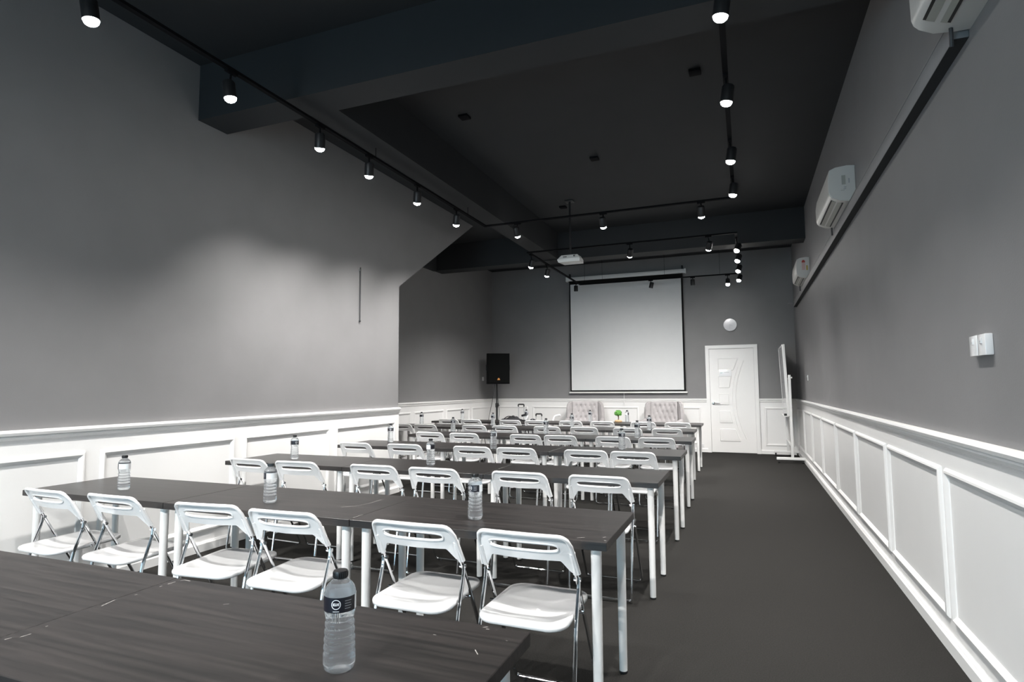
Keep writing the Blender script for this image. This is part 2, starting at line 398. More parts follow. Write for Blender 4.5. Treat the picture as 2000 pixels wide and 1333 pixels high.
# ------------------------------------------------------------------ desks
ZT = 0.7252; TH = 0.034; TD = 0.602; TW = 1.197
ROW_X = [-0.5134, -0.5208, -0.5317, -0.5432, -0.5767, -0.6708, -0.6756]
ROW_Y = [0.8125, 2.3029, 3.8181, 5.3141, 6.8138, 8.3001, 9.7435]
ROW_N = [3, 3, 3, 3, 3, 4, 4]
ROWNAME = ['nearest', 'second', 'third', 'fourth', 'fifth', 'sixth', 'last']
desk_top = MB().box((0, 0, ZT-TH/2), (TW-0.002, TD, TH), 0.0018, seg=1).mesh('desk_top', M_WOOD)
leg_me = MB().lathe([(0.030, ZT-TH-0.004), (0.030, ZT-TH)], 16).lathe([(0.0185, 0.012), (0.0215, ZT-TH-0.004)], 20).mesh('leg', M_LEG)
cap_me = MB().lathe([(0.0165, 0.0), (0.0185, 0.003), (0.0185, 0.012)], 18).mesh('foot_cap', M_RUBBER)
def make_desk(x, y, label):
    t = thing('desk', label, 'desk', (x, y, 0), 0, 'black-brown desks in seven rows')
    place('desk_top', desk_top, t)
    for sx in (-1, 1):
        for sy in (-1, 1):
            l = place('leg', leg_me, t, (sx*(TW/2-0.056), sy*(TD/2-0.056), 0))
            place('foot_cap', cap_me, l)
    return t
desks = {}
for r in range(7):
    for k in range(ROW_N[r]):
        i = ROW_N[r]-1-k                       # k counts from the aisle
        x = ROW_X[r]-TW*(k+0.5)
        pos = 'at the aisle end' if k == 0 else ('at the left wall end' if i == 0 else ('in the middle' if ROW_N[r] == 3 else ('second from the aisle' if k == 1 else 'third from the aisle')))
        desks[(r, k)] = make_desk(x, ROW_Y[r]+TD/2, 'black-brown desk %s of the %s row from the camera' % (pos, ROWNAME[r]))
# scratches on the worn desk tops (raised edge chips of the foil), parts of the desks they mark
def scratch(key, pts, w=0.0016):
    d = desks[key]
    m = MB()
    P = [Vector((p[0]-d.location.x, p[1]-d.location.y, ZT+0.0004)) for p in pts]
    for a, b in zip(P[:-1], P[1:]):
        t = (b-a).normalized(); n = Vector((-t.y, t.x, 0))*w
        m.quads([a-n, b-n, b+n, a+n], [(0, 1, 2, 3)])
    m.obj('scratch', M_SCRATCH, d, 0)

for l in ([(-1.686, 0.925), (-1.683, 0.938)], [(-1.667, 0.947), (-1.664, 0.97)], [(-1.678, 1.01), (-1.68, 1.017)], [(-1.69, 1.158), (-1.703, 1.205)], [(-1.688, 1.253), (-1.687, 1.261)], [(-1.686, 1.331), (-1.686, 1.34)],
          [(-1.685, 1.359), (-1.682, 1.382)], [(-1.676, 1.395), (-1.670, 1.405), (-1.645, 1.404)], [(-1.38, 1.288), (-1.368, 1.297)], [(-0.599, 1.276), (-0.583, 1.256)], [(-0.635, 1.398), (-0.624, 1.406)], [(-0.623, 1.392), (-0.615, 1.392)], [(-0.552, 1.347), (-0.547, 1.346)], [(-0.73, 1.316), (-0.722, 1.316)]):
    scratch((0, 0), l, 0.0011)
for l in ([(-1.934, 2.528), (-1.884, 2.575), (-1.861, 2.656), (-1.858, 2.766)], [(-1.724, 2.342), (-1.722, 2.411)]): scratch((1, 1), l, 0.0012)
for l in ([(-0.648, 2.338), (-0.623, 2.357)], [(-0.552, 2.377), (-0.545, 2.390)], [(-0.539, 2.335), (-0.529, 2.332)]): scratch((1, 0), l, 0.0014)

# ------------------------------------------------------------------ folding chairs
def backrest_mesh():
    m = MB(); bm = m.bm
    ztop, zend, zmid = 0.765, 0.602, 0.655
    hw_t, hw_b = 0.190, 0.206
    N = 40
    def X(u, z): return u*(hw_t+(hw_b-hw_t)*(ztop-z)/(ztop-zend))
    def Yv(u, z): return 0.556*(ztop-z)-0.022*(1-u*u)+0.008
    def top(u):
        r = 0.20; a = abs(u)
        return ztop-0.004*u*u if a < 1-r else ztop-0.004*u*u-0.034*(1-math.sqrt(max(0, 1-((a-(1-r))/r)**2)))
    def bot(u):
        a = abs(u)
        s = min(1, max(0, (a-0.70)/0.20)); s = s*s*(3-2*s)
        return zmid-0.004*(1-a)+(zend-zmid)*s
    sw, sh, sc = 0.73, 0.0160, 0.709
    def sl_t(u): 
        a = abs(u)/sw; return sc+(sh-0.002)*math.sqrt(max(0, 1-a**6)) 
    def sl_b(u):
        a = abs(u)/sw; return sc-sh*math.sqrt(max(0, 1-a**6))
    us = sorted(set([round(-1+2*i/N, 5) for i in range(N+1)]+[-sw, sw]+[-0.71, 0.71]))
    def V(u, z): return bm.verts.new((X(u, z), Yv(u, z), z))
    front = []
    cols = []
    for u in us:
        t, b = top(u), bot(u)
        if abs(u) < sw-1e-6: zs = [t, (t+sl_t(u))/2, sl_t(u), sl_b(u), (sl_b(u)+b)/2, b]
        else:
            c_ = min(sc, (t+b)/2+0.02); zs = [t, (t+c_)/2, c_, c_, (c_+b)/2, b]
        vs_ = [V(u, z) for z in zs]
        if abs(u) >= sw-1e-6: vs_[3] = vs_[2]
        cols.append(vs_)
    for i in range(len(us)-1):
        A, B = cols[i], cols[i+1]
        for j in range(5):
            f = []
            if j == 2:
                if abs((us[i]+us[i+1])/2) < sw: continue
                continue
            for v in (A[j], B[j], B[j+1], A[j+1]):
                if v not in f: f.append(v)
            if len(f) >= 3: front.append(bm.faces.new(f))
    for v in [v for v in bm.verts if not v.link_faces]: bm.verts.remove(v)
    ex = bmesh.ops.extrude_face_region(bm, geom=front)
    nv = [e for e in ex['geom'] if isinstance(e, bmesh.types.BMVert)]
    bmesh.ops.translate(bm, vec=(0, 0.0065, 0.0025), verts=nv)
    # raised lip around the outer edge and around the grip slot, towards the rear
    lip = []
    for k in range(0, 61):
        u = -1+2*k/60; z = top(u); lip.append((X(u, z), Yv(u, z)-0.002, z-0.004))
    side_r = [(X(1, z), Yv(1, z), z) for z in [top(1)-0.012-(top(1)-0.012-zend)*i/8 for i in range(9)]]
    side_l = [(-x, y, z) for x, y, z in reversed(side_r)]
    m.tube(side_l+lip[1:-1]+side_r, 0.0085, 8)
    loop = []
    for k in range(40):
        a = 2*PI*k/40; c_, s_ = math.cos(a), math.sin(a)
        u = (sw+0.015)*math.copysign(abs(c_)**0.45, c_); z = sc-0.001+(sh+0.002)*math.copysign(abs(s_)**0.6, s_)
        loop.append((X(u, z), Yv(u, z)-0.001, z))
    m.tube(loop, 0.0036, 6, closed=True)
    # sleeves over the tubes
    for s_ in (-1, 1):
        m.tube([(s_*0.193, 0.556*(ztop-z)+0.012, z) for z in (0.690, 0.650, 0.600)], 0.0125, 10)
    return m.mesh('backrest', M_PLASTIC, 50)
def seat_mesh():
    m = MB(); bm = m.bm
    hw, y0, y1, rad = 0.186, -0.035, 0.375, 0.07
    def outline(sx, off):
        pts = []
        for (cx, cy, a0) in ((hw-rad, y1-rad, 0), (-(hw-rad), y1-rad, PI/2), (-(hw-rad), y0+rad, PI), (hw-rad, y0+rad, 1.5*PI)):
            for k in range(7):
                a = a0+PI/2*k/6
                x = cx+rad*math.cos(a); y = cy+rad*math.sin(a)
                x *= 0.96+0.04*(1-(y-y0)/(y1-y0))
                if y < y0+rad: y -= 0.012*(1-(x/hw)**2)
                pts.append((x, y))
        return pts
    base = outline(0, 0); cx, cy = 0, 0.17
    def ring(s, dz):
        out = []
        for x, y in base:
            xx, yy = cx+(x-cx)*s, cy+(y-cy)*s
            dish = -0.016*max(0, 1-(xx/hw)**2)*max(0.0, min(1, (yy-y0)/0.12))*max(0, (1-((yy-0.12)/0.3)**2))
            front = 0.012*((yy-y0)/(y1-y0))-0.006
            out.append(bm.verts.new((xx, yy, 0.446+dish*(1 if s < 0.97 else 0.4)+front+dz)))
        return out
    rings = [ring(0.2, 0), ring(0.45, 0), ring(0.7, 0), ring(0.88, 0), ring(0.965, 0), ring(0.99, -0.003), ring(1.0, -0.009), ring(0.995, -0.018), ring(0.97, -0.022), ring(0.5, -0.024)]
    n = len(base)
    bm.faces.new(rings[0])
    for A, B in zip(rings[:-1], rings[1:]):
        for j in range(n): bm.faces.new((A[j], A[(j+1) % n], B[(j+1) % n], B[j]))
    bm.faces.new(list(reversed(rings[-1])))
    return m.mesh('seat', M_PLASTIC, 50)
def make_chair_proto():
    t = thing('folding_chair', 'x', 'chair', (0, 0, 0), 0, 'white folding chairs at the desks')
    place('backrest', backrest_mesh(), t)
    place('seat', seat_mesh(), t)
    r = 0.0082
    yf = lambda z: 0.556*(0.765-z)+0.012
    for s in (-1, 1):
        MB().tube([(s*0.193, yf(z), z) for z in (0.66, 0.5, 0.3, 0.06)], r, 10).obj('leg', M_CHROME, t)
        MB().tube(fillet([(s*0.199, yf(0.575)-0.002, 0.583), (s*0.200, yf(0.545)-0.022, 0.545), (s*0.200, 0.062, 0.40), (s*0.199, 0.012, 0.06)], 0.04), r, 10).obj('leg', M_CHROME, t)
        MB().tube([(s*0.180, yf(0.575), 0.575), (s*0.209, yf(0.575), 0.575)], 0.0085, 10).obj('pivot', M_CHROME, t)
        MB().tube([(s*0.172, 0.168, 0.432), (s*0.205, 0.168, 0.432)], 0.006, 8).obj('pivot', M_CHROME, t)
        for y in (0.010, 0.424):
            MB().lathe([(0.007, 0), (0.009, 0.004), (0.007, 0.012)], 8, (s*0.15, y, 0)).obj('glide', M_BLACKPL, t)
    MB().tube(fillet([(-0.193, yf(0.06), 0.06), (-0.191, 0.422, 0.016), (0.191, 0.422, 0.016), (0.193, yf(0.06), 0.06)], 0.045), r, 10).obj('floor_bar', M_CHROME, t)
    MB().tube(fillet([(-0.199, 0.012, 0.06), (-0.198, 0.008, 0.016), (0.198, 0.008, 0.016), (0.199, 0.012, 0.06)], 0.045), r, 10).obj('floor_bar', M_CHROME, t)
    return t
CH = {1: [-3.749, -3.205, -2.510, -2.027, -1.335, -0.837],
      2: [-3.793, -3.293, -2.591, -2.087, -1.440, -0.896],
      3: [-3.843, -3.247, -2.490, -2.037, -1.3655, -0.9415],
      4: [-3.809, -3.315, -2.498, -2.062, -1.434, -0.946],
      5: [-5.170, -4.735, -3.877, -3.372, -2.707, -2.162, -1.546, -1.014],
      6: [-5.067, -4.624, -3.862, -3.389, -2.768, -2.229, -1.562, -1.024]}
CROT = {(1, 0): -0.05, (1, 2): 0.10, (1, 3): 0.03, (2, 1): 0.04, (2, 0): -0.06, (3, 0): -0.04, (3, 4): 0.02, (4, 2): -0.03, (5, 0): 0.0, (5, 1): 0.0, (5, 4): 0.03, (6, 3): -0.04, (6, 5): 0.05}
proto = make_chair_proto(); used = False
for r in CH:
    for i, x in enumerate(CH[r]):
        o = copy_tree(proto) if used else proto
        used = True
        o.location = (x, ROW_Y[r]-0.098+random.uniform(-0.012, 0.012), 0)
        o.rotation_euler = (0, 0, CROT.get((r, i), random.uniform(-0.02, 0.02)))
        o['label'] = 'white folding chair, %s from the left at the %s row of desks' % (ORD[i], ROWNAME[r])

# ------------------------------------------------------------------ water bottles
def bottle_proto():
    t = thing('water_bottle', 'x', 'bottle', (0, 0, 0), 0, 'water bottles on the desks')
    prof = [(0.0, 0.004), (0.020, 0.003), (0.026, 0.0), (0.031, 0.004), (0.0335, 0.014), (0.0338, 0.024)]
    z = 0.026
    for k in range(5):                               # ribbed lower body narrowing to a waist
        w = [0.0, 0.0004, 0.0010, 0.0018, 0.0026][k]
        prof += [(0.0326-w, z+0.0005), (0.0336-w, z+0.003), (0.0340-w, z+0.006), (0.0336-w, z+0.0095), (0.0322-w, z+0.012), (0.0308-w, z+0.0138), (0.0312-w, z+0.015)]
        z += 0.0158
    prof += [(0.0300, 0.108), (0.0306, 0.114), (0.0325, 0.121), (0.0332, 0.126), (0.0332, 0.158), (0.0328, 0.163), (0.0300, 0.172), (0.0235, 0.180), (0.0165, 0.186), (0.0135, 0.189), (0.0132, 0.193), (0.0, 0.193)]
    MB().lathe(prof[1:-1], 36).obj('body', M_WATER, t, 60)
    cp = MB().lathe([(0.0152, 0.190), (0.0156, 0.192), (0.0156, 0.2035), (0.0146, 0.2055), (0.006, 0.2058)], 24)
    for k in range(24):
        a = 2*PI*k/24; cp.box((0.0157*math.cos(a), 0.0157*math.sin(a), 0.1975), (0.001, 0.0016, 0.010), rot=None)
    cp.obj('cap', M_BLACKPL, t)
    rl = 0.0337
    lab = MB().lathe([(rl, 0.126), (rl, 0.157)], 40, a0=-PI/2-1.95, a1=-PI/2+1.35).obj('label', M_LABEL_B, t)
    MB().lathe([(rl, 0.126), (rl, 0.157)], 20, a0=-PI/2+1.35, a1=-PI/2+3.10).obj('label_panel', M_LABEL_C, t)
    MB().lathe([(rl, 0.126), (rl, 0.157)], 6, a0=-PI/2+3.10, a1=-PI/2+4.333).obj('label_edge', M_LABEL_W, t)
    # ring emblem with a word mark, wrapped on the label
    rp = rl+0.0003
    def onlab(u, z): 
        a = -PI/2+u/rl; return (rp*math.cos(a), rp*math.sin(a), z)
    m = MB(); n = 32
    V0 = [m.bm.verts.new(onlab(0.0100*math.cos(2*PI*k/n), 0.1435+0.0100*math.sin(2*PI*k/n))) for k in range(n)]
    V1 = [m.bm.verts.new(onlab(0.0086*math.cos(2*PI*k/n), 0.1435+0.0086*math.sin(2*PI*k/n))) for k in range(n)]
    for k in range(n): m.bm.faces.new((V0[k], V0[(k+1) % n], V1[(k+1) % n], V1[k]))
    def blk(u0, u1, z0, z1):
        k = max(1, int((u1-u0)/0.003))
        for i in range(k):
            a, b = u0+(u1-u0)*i/k, u0+(u1-u0)*(i+1)/k
            m.quads([onlab(a, z0), onlab(b, z0), onlab(b, z1), onlab(a, z1)], [(0, 1, 2, 3)])
    for (u0, u1, z0, z1) in ((-0.0066, -0.0054, 0.141, 0.1465), (-0.0048, -0.0036, 0.141, 0.1465), (-0.0036, -0.0024, 0.141, 0.1422), (-0.0036, -0.0026, 0.1453, 0.1465), (-0.0018, -0.0006, 0.141, 0.1465),
                             (-0.0006, 0.0006, 0.141, 0.1422), (0.0012, 0.0024, 0.141, 0.1465), (0.0024, 0.0034, 0.1432, 0.1444), (0.0034, 0.0042, 0.141, 0.1465), (0.0046, 0.0070, 0.1453, 0.1465), (0.0052, 0.0064, 0.141, 0.1453)):
        blk(u0, u1, z0, z1)
    blk(-0.0066, 0.0066, 0.1287, 0.1298)
    m.obj('emblem', M_LABEL_W, lab, 0)
    m = MB()
    for i in range(4): blk(0.0185, 0.0335-0.002*(i % 2), 0.149-i*0.0052, 0.1505-i*0.0052)
    m.obj('small_print', M_LABEL_G, lab, 0)
    return t
BT = {0: [(-0.835, 1.092)], 1: [(-3.529, 2.52), (-2.377, 2.503), (-1.179, 2.515)], 2: [(-3.637, 4.102), (-2.322, 4.133)],
      3: [(-3.745, 5.75), (-2.34, 5.419), (-1.13, 5.733)], 4: [(-3.771, 7.334), (-2.426, 7.334), (-1.217, 7.109)],
      5: [(-5.121, 8.80), (-3.806, 8.80), (-2.493, 8.80), (-1.279, 8.465)], 6: [(-5.069, 10.243), (-3.764, 10.243), (-2.568, 10.243), (-1.925, 10.263)]}
# facing: angle by which the emblem is turned away from the camera
BF = {(0, 0): -0.25, (1, 0): 3.9, (1, 1): -2.0, (1, 2): -0.75, (2, 0): 0.4, (2, 1): 1.9, (3, 0): 0.0, (3, 1): -0.6, (3, 2): 0.2, (6, 3): 2.2}
bp_ = bottle_proto(); used = False
for r in BT:
    for i, (x, y) in enumerate(BT[r]):
        o = copy_tree(bp_) if used else bp_
        used = True
        o.location = (x, y, ZT)
        toward = math.atan2(-x, y)                   # label front (-Y) turned to the camera
        o.rotation_euler = (0, 0, -toward*-1+BF.get((r, i), random.uniform(-0.7, 0.7)))
        nb = len(BT[r])
        where = 'alone on the nearest desk row' if r == 0 else '%s from the left on the %s row of desks' % (ORD[i], ROWNAME[r])
        look = 'large in view' if r == 0 else 'small'
        o['label'] = 'clear water bottle with black cap, %s' % where

# ------------------------------------------------------------------ lighting tracks and spotlights
ZTR = 3.50
XTL, XTR_ = -3.19, -0.058
def rail(parent, a, b):
    m = MB(); a = Vector(a); b = Vector(b); d = (b-a)
    if abs(d.x) > abs(d.y): m.span((a.x, a.y-0.018, ZTR-0.010), (b.x, a.y+0.018, ZTR+0.010))
    else: m.span((a.x-0.018, a.y, ZTR-0.010), (a.x+0.018, b.y, ZTR+0.010))
    m.obj('rail', M_TRACK, parent)
def hanger(parent, x, y, top=ZC):
    MB().tube([(x, y, ZTR+0.01), (x, y, top)], 0.0025, 6).obj('hanger_rod', M_TRACK, parent)
t1 = thing('lighting_track', 'black lighting track hung over the nearer rows of desks', 'light track')
rail(t1, (XTL, -1.2, 0), (XTL, 7.14, 0)); rail(t1, (XTR_, -1.2, 0), (XTR_, 7.14, 0)); rail(t1, (XTL-0.018, 7.14, 0), (XTR_+0.018, 7.14, 0)); rail(t1, (XTL-0.018, -1.2, 0), (XTR_+0.018, -1.2, 0))  # the last rail, behind the camera, is unseen and assumed
for y in (-1.0, 1.2): hanger(t1, XTR_, y); hanger(t1, XTL, y)
hanger(t1, XTR_, 4.8)
for y in (4.6, 6.6): MB().tube([(XTL, y, ZTR+0.01), (XTL, y, 3.605)], 0.003, 6).obj('hanger_rod', M_TRACK, t1)
t2 = thing('lighting_track', 'black rectangular lighting track hung before the projection screen', 'light track')
rail(t2, (XTL, 8.83, 0), (XTL, 12.07, 0)); rail(t2, (XTR_, 8.83, 0), (XTR_, 12.07, 0)); rail(t2, (XTL-0.018, 8.83, 0), (XTR_+0.018, 8.83, 0)); rail(t2, (XTL-0.018, 12.07, 0), (XTR_+0.018, 12.07, 0))
for x in (-3.1, -2.72, -1.45, -0.4): hanger(t2, x, 12.07)

def spot_proto(lit):
    t = thing('track_spotlight', 'x', 'spotlight', (0, 0, 0), 0, 'track spotlights' if lit else 'unlit track spotlights')
    # origin = lens centre, lamp axis = -Z of the head; a thin stem rises to the track
    head = MB().lathe([(0.040, -0.006), (0.042, -0.002), (0.042, 0.105), (0.034, 0.118), (0.010, 0.120)], 20, cap0=False).obj('head', M_BLACKMET, t)
    MB().lathe([(0.0385, -0.002), (0.0385, 0.0)], 20).obj('lens', M_LENS if lit else M_LENSOFF, head)
    return t
def make_spot(lens, aim, track_z, label, lit=True, along='y', gain=1.0, tint=(1.0, 0.98, 0.955)):
    t = thing('track_spotlight', label, 'spotlight', (lens[0], lens[1], ZTR-0.010), 0, 'track spotlights')
    d = Vector(aim).normalized()
    q = (-d).to_track_quat('Z', 'Y')
    L = Vector((0, 0, lens[2]-(ZTR-0.010)))
    m4 = Matrix.Translation(L) @ q.to_matrix().to_4x4()
    sx, sy = (0.03, 0.09) if along == 'y' else (0.09, 0.03)
    MB().box((0, 0, -0.008), (sx, sy, 0.020), 0.003).obj('adapter', M_TRACK, t)
    hc = L-d*0.060
    MB().tube([(0, 0, -0.01), (hc.x*0.5, hc.y*0.5, hc.z*0.45), tuple(hc+Vector((0, 0, 0.03)))], 0.007, 8).obj('stem', M_TRACK, t)
    head = place('head', HEAD, t); head.matrix_local = m4
    place('lens', LENS if lit else LENSOFF, head)
    if lit:
        ld = bpy.data.lights.new('spot_beam', 'SPOT'); ld.energy = SPOT_W*gain; ld.spot_size = math.radians(SPOT_DEG); ld.spot_blend = 1.0
        ld.shadow_soft_size = 0.035; ld.color = tint
        lo = bpy.data.objects.new('spot_beam', ld); COL.objects.link(lo); lo.parent = t
        lo.matrix_local = Matrix.Translation(L+d*0.034) @ (-d).to_track_quat('Z', 'Y').to_matrix().to_4x4()
    return t
HEAD = MB().lathe([(0.0385, 0.0), (0.042, -0.001), (0.042, 0.105), (0.034, 0.118), (0.010, 0.120)], 22, cap0=False).mesh('head', M_BLACKMET)
LENS = MB().lathe([(0.004, -0.030), (0.014, -0.028), (0.027, -0.022), (0.036, -0.012), (0.0385, 0.0)], 22).mesh('lens', M_LENS)
LENSOFF = MB().lathe([(0.0385, -0.004), (0.0385, 0.0)], 22).mesh('lens', M_LENSOFF)
ZL = 3.30
left_y = [1.05, 1.983, 2.904, 3.812, 4.495, 5.361, 6.277]
vis = ['nearest the camera', 'second nearest', 'third nearest', 'fourth nearest', 'fifth nearest', 'farthest']
for i, y in enumerate(left_y):
    lab = 'lit black spotlight on the left side track, %s in view' % vis[i-1] if i >= 1 else 'assumed lit black spotlight on the left side track just above the nearest desk, out of view'  # the first lamp is out of view, assumed for its light
    make_spot((XTL, y, ZL), (0.1, 0.1, -1) if y < 3.7 else (-0.22-0.03*(y-3.8), 0.24+0.06*(y-3.8), -1), ZTR, lab)
right_y = [2.15, 3.22, 4.25, 5.41, 6.39]
for i, y in enumerate(right_y):
    lab = 'lit black spotlight on the right side track, %s of four in view' % ORD[i-1] if i >= 1 else 'assumed lit black spotlight on the right side track just above the frame'  # the lamp above the frame is assumed, added to light the near seats
    make_spot((XTR_, y, ZL), (-0.15, 0.1, -1), ZTR, lab, gain=1.2 if y < 3.5 else 1.0)
for i, x in enumerate((-2.7, -1.95, -1.2)):
    make_spot((x, -1.2, ZL), (0, 1.0, -1), ZTR, 'assumed lit black spotlight on the assumed cross track behind the camera, %s from the left' % ORD[i], along='x', gain=1.2)  # assumed unseen lamps, added to light chair backs and seats
for i, x in enumerate((-2.726, -1.582, -0.417)):
    make_spot((x, 7.14, ZL+0.02), (0, 0.6, -1), ZTR, 'lit black spotlight on the cross track above the fifth row, %s from the left' % ORD[i], along='x')
for i, x in enumerate((-1.561, -0.432)):
    make_spot((x, 8.83, ZL), (-0.3, 0.9, -1), ZTR, 'lit black spotlight on the near bar of the far track, %s' % ['left one', 'right one'][i], along='x', gain=1.4)
for i, y in enumerate((8.957, 9.782)):
    make_spot((XTL, y, 3.29), (-0.35, 0.3, -1), ZTR, 'lit black spotlight on the left bar of the far track, %s one' % ['nearer', 'farther'][i])
for i, y in enumerate((9.10, 9.86, 10.75, 11.70)):
    make_spot((XTR_, y, ZL), (-0.35, -0.45, -1), ZTR, 'lit black spotlight in the four on the right bar of the far track, %s' % ORD[i], gain=0.78)
make_spot((-0.26, 12.07, 3.30), (0.0, -0.35, -1), ZTR, 'lit black spotlight on the far bar near the wall clock', along='x', gain=0.3)
make_spot((-1.726, 12.07, 3.33), (-0.25, 0.1, -1), ZTR, 'unlit black spotlight hanging in front of the projection screen', lit=False, along='x')
make_spot((-0.909, 12.07, 3.33), (0.02, 0.1, -1), ZTR, 'unlit black spotlight just right of the projection screen', lit=False, along='x')
make_spot((-3.23, 11.85, 3.33), (0.0, 0.02, -1), ZTR, 'unlit black spotlight at the top left corner of the projection screen', lit=False)

# ------------------------------------------------------------------ projection screen
ps = thing('projection_screen', 'white projection screen with black border pulled down on the end wall', 'screen', (-2.385, YB, 0))
MB().box((0, -0.075, 3.745), (2.55, 0.085, 0.085), 0.012).obj('case', M_WHITE, ps)
for s in (-1, 1): MB().box((s*1.285, -0.07, 3.745), (0.03, 0.10, 0.10), 0.006).obj('case_end', M_WHITE, ps)
for s in (-1, 1): MB().box((s*1.22, -0.04, 3.82), (0.03, 0.08, 0.10), 0.004).obj('bracket', M_BLACKMET, ps)
MB().box((0.0, -0.080, 2.47), (2.46, 0.003, 2.47)).obj('border', M_SCRBLK, ps)
MB().box((-0.005, -0.0825, 2.445), (2.395, 0.003, 2.36)).obj('fabric', M_FABRIC, ps)
MB().box((0, -0.08, 1.215), (2.52, 0.03, 0.032), 0.008).obj('bottom_bar', M_LEG, ps)
MB().tube([(-0.05, -0.08, 1.20), (-0.05, -0.08, 1.02)], 0.004, 6).tube([(-0.05, -0.08, 1.02), (-0.05, -0.08, 0.965)], 0.009, 8).obj('pull_cord', M_LEG, ps)

# ------------------------------------------------------------------ projector
pj = thing('projector', 'white projector hung from the ceiling on a thin pole', 'projector', (-2.33, 8.27, 3.20), 0.0)
b = MB(); W, D, H = 0.16, 0.13, 0.05
b.quads([(-W, -D*0.7, -H), (W, -D*0.7, -H), (W*1.0, D, -H), (-W*0.8, D, -H), (-W*1.1, -D*0.75, -0.01), (W*1.02, -D*0.75, 0.0), (W*1.0, D, 0.0), (-W*0.9, D, 0.0), (-W*0.75, -D*0.5, H*1.1), (W*0.75, -D*0.5, H*1.1), (W*0.8, D*0.9, H*1.1), (-W*0.7, D*0.9, H*1.1)],
        [(3, 2, 1, 0), (0, 1, 5, 4), (1, 2, 6, 5), (2, 3, 7, 6), (3, 0, 4, 7), (4, 5, 9, 8), (5, 6, 10, 9), (6, 7, 11, 10), (7, 4, 8, 11), (8, 9, 10, 11)])
b.obj('body', M_PROJ, pj, 0)
MB().tube([(0.02, D-0.02, 0), (0.02, D+0.03, 0)], 0.03, 16).obj('lens', M_BLACKPL, pj)
MB().span((-0.085, -D*0.77-0.002, 0.018), (-0.03, -D*0.72, 0.028)).span((0.07, -D*0.77, 0.02), (0.09, -D*0.70, 0.04)).obj('port', M_BLACKPL, pj)
MB().tube([(0, 0, H), (0, 0, ZC-3.20)], 0.016, 10).box((0, 0, ZC-3.20-0.01), (0.12, 0.12, 0.02), 0.003).box((0, 0, H+0.012), (0.14, 0.12, 0.014), 0.003).obj('ceiling_mount', M_BLACKMET, pj)

# ------------------------------------------------------------------ air conditioners on the right wall, with trunking
ACP = [(0, 0.305), (0.06, 0.312), (0.15, 0.303), (0.195, 0.282), (0.208, 0.20), (0.206, 0.085), (0.198, 0.058), (0.18, 0.038), (0.125, 0.010), (0.05, 0.0), (0.0, 0.075)]
def make_ac(y0, y1, z0, label, stickers, depth=1.0, outlet_end=0.06, flat=False):
    t = thing('air_conditioner', label, 'air conditioner', (XR, (y0+y1)/2, z0), 0, 'wall air conditioners')
    L = (y1-y0)/2
    prof = [(-d*depth, z) for d, z in (ACP if not flat else ACP[:-3]+[(0.13, 0.010), (0.06, 0.002), (0.0, 0.0)])]
    def extr(a, b, s=1.0):
        return [(x, z) for x, z in prof]
    MB().prism(prof, 1, -L, L).obj('body', M_ACPL, t, 40)
    for s in (-1, 1):
        m = MB(); p2 = [(-0.10*depth+(x+0.10*depth)*0.965, 0.15+(z-0.15)*0.965) for x, z in prof]
        m.prism(p2, 1, s*L, s*(L+0.008)); m.obj('end_cap', M_ACPL, t, 40)
    # outlet with vanes on the lower front slope
    a, b = Vector((-0.190*depth, 0, 0.043)), Vector((-0.085*depth, 0, 0.004))
    tdir = (b-a).normalized(); nrm = Vector((tdir.z, 0, -tdir.x)); nrm = -nrm if nrm.z > 0 else nrm
    def strip(u0, u1, h0, h1, ya, yb, name, material):
        P = [a+(b-a)*u0+nrm*h0, a+(b-a)*u1+nrm*h0, a+(b-a)*u1+nrm*h1, a+(b-a)*u0+nrm*h1]
        return MB().prism([(p.x, p.z) for p in P], 1, ya, yb).obj(name, material, t, 0)
    ya, yb = -L+outlet_end, L-outlet_end-0.02
    strip(0.06, 0.97, -0.003, 0.004, ya, yb, 'outlet', M_ACDARK)
    strip(0.17, 0.46, 0.004, 0.009, ya+0.004, yb-0.004, 'louver', M_VANE)
    strip(0.57, 0.86, 0.004, 0.009, ya+0.004, yb-0.004, 'louver', M_VANE)
    for k in range(stickers[0]): pass
    for (d0, d1, s0, s1, m_) in stickers[1]:
        MB().span((-d1, -L-0.010, s0), (-d0, -L-0.0085, s1)).obj('sticker', m_, t, 0)
    MB().tube([(-0.075, L-0.03, 0.012), (-0.075, L-0.03, -0.03), (-0.072, L-0.015, -0.07)], 0.008, 8).obj('drain_pipe', M_CABLE, t)
    return t
make_ac(1.95, 2.91, 2.812, 'white air conditioner at the top right, nearest the camera', (0, []), flat=True)
make_ac(5.636, 6.60, 2.895, 'white air conditioner in the middle of the right wall above the duct', (0, [(0.075, 0.105, 0.145, 0.225, M_VANE), (0.045, 0.053, 0.155, 0.195, M_LABEL_G), (0.070, 0.088, 0.118, 0.124, M_LABEL_G), (0.072, 0.092, 0.104, 0.110, M_LABEL_G), (0.085, 0.115, 0.094, 0.098, M_VANE)]))
make_ac(9.55, 10.36, 2.905, 'white air conditioner with red and yellow energy stickers, farthest along the right wall', (0, [(0.058, 0.102, 0.230, 0.255, M_RED), (0.066, 0.094, 0.255, 0.268, M_RED), (0.058, 0.102, 0.120, 0.228, M_PINKST), (0.025, 0.045, 0.115, 0.185, M_YEL)]), depth=0.85)
duct = thing('cable_duct', 'long grey box duct running along the upper right wall', 'duct', (XR, 0, 0))
MB().span((-0.055, 2.925, 2.788), (0, 12.05, 2.885), 0.004).obj('duct_body', M_DUCT, duct)
MB().span((-0.054, 2.927, 2.7865), (0, 12.048, 2.790)).obj('duct_shade_plate', M_DARK, duct)  # thin dark plate, puts the shade under the duct into colour
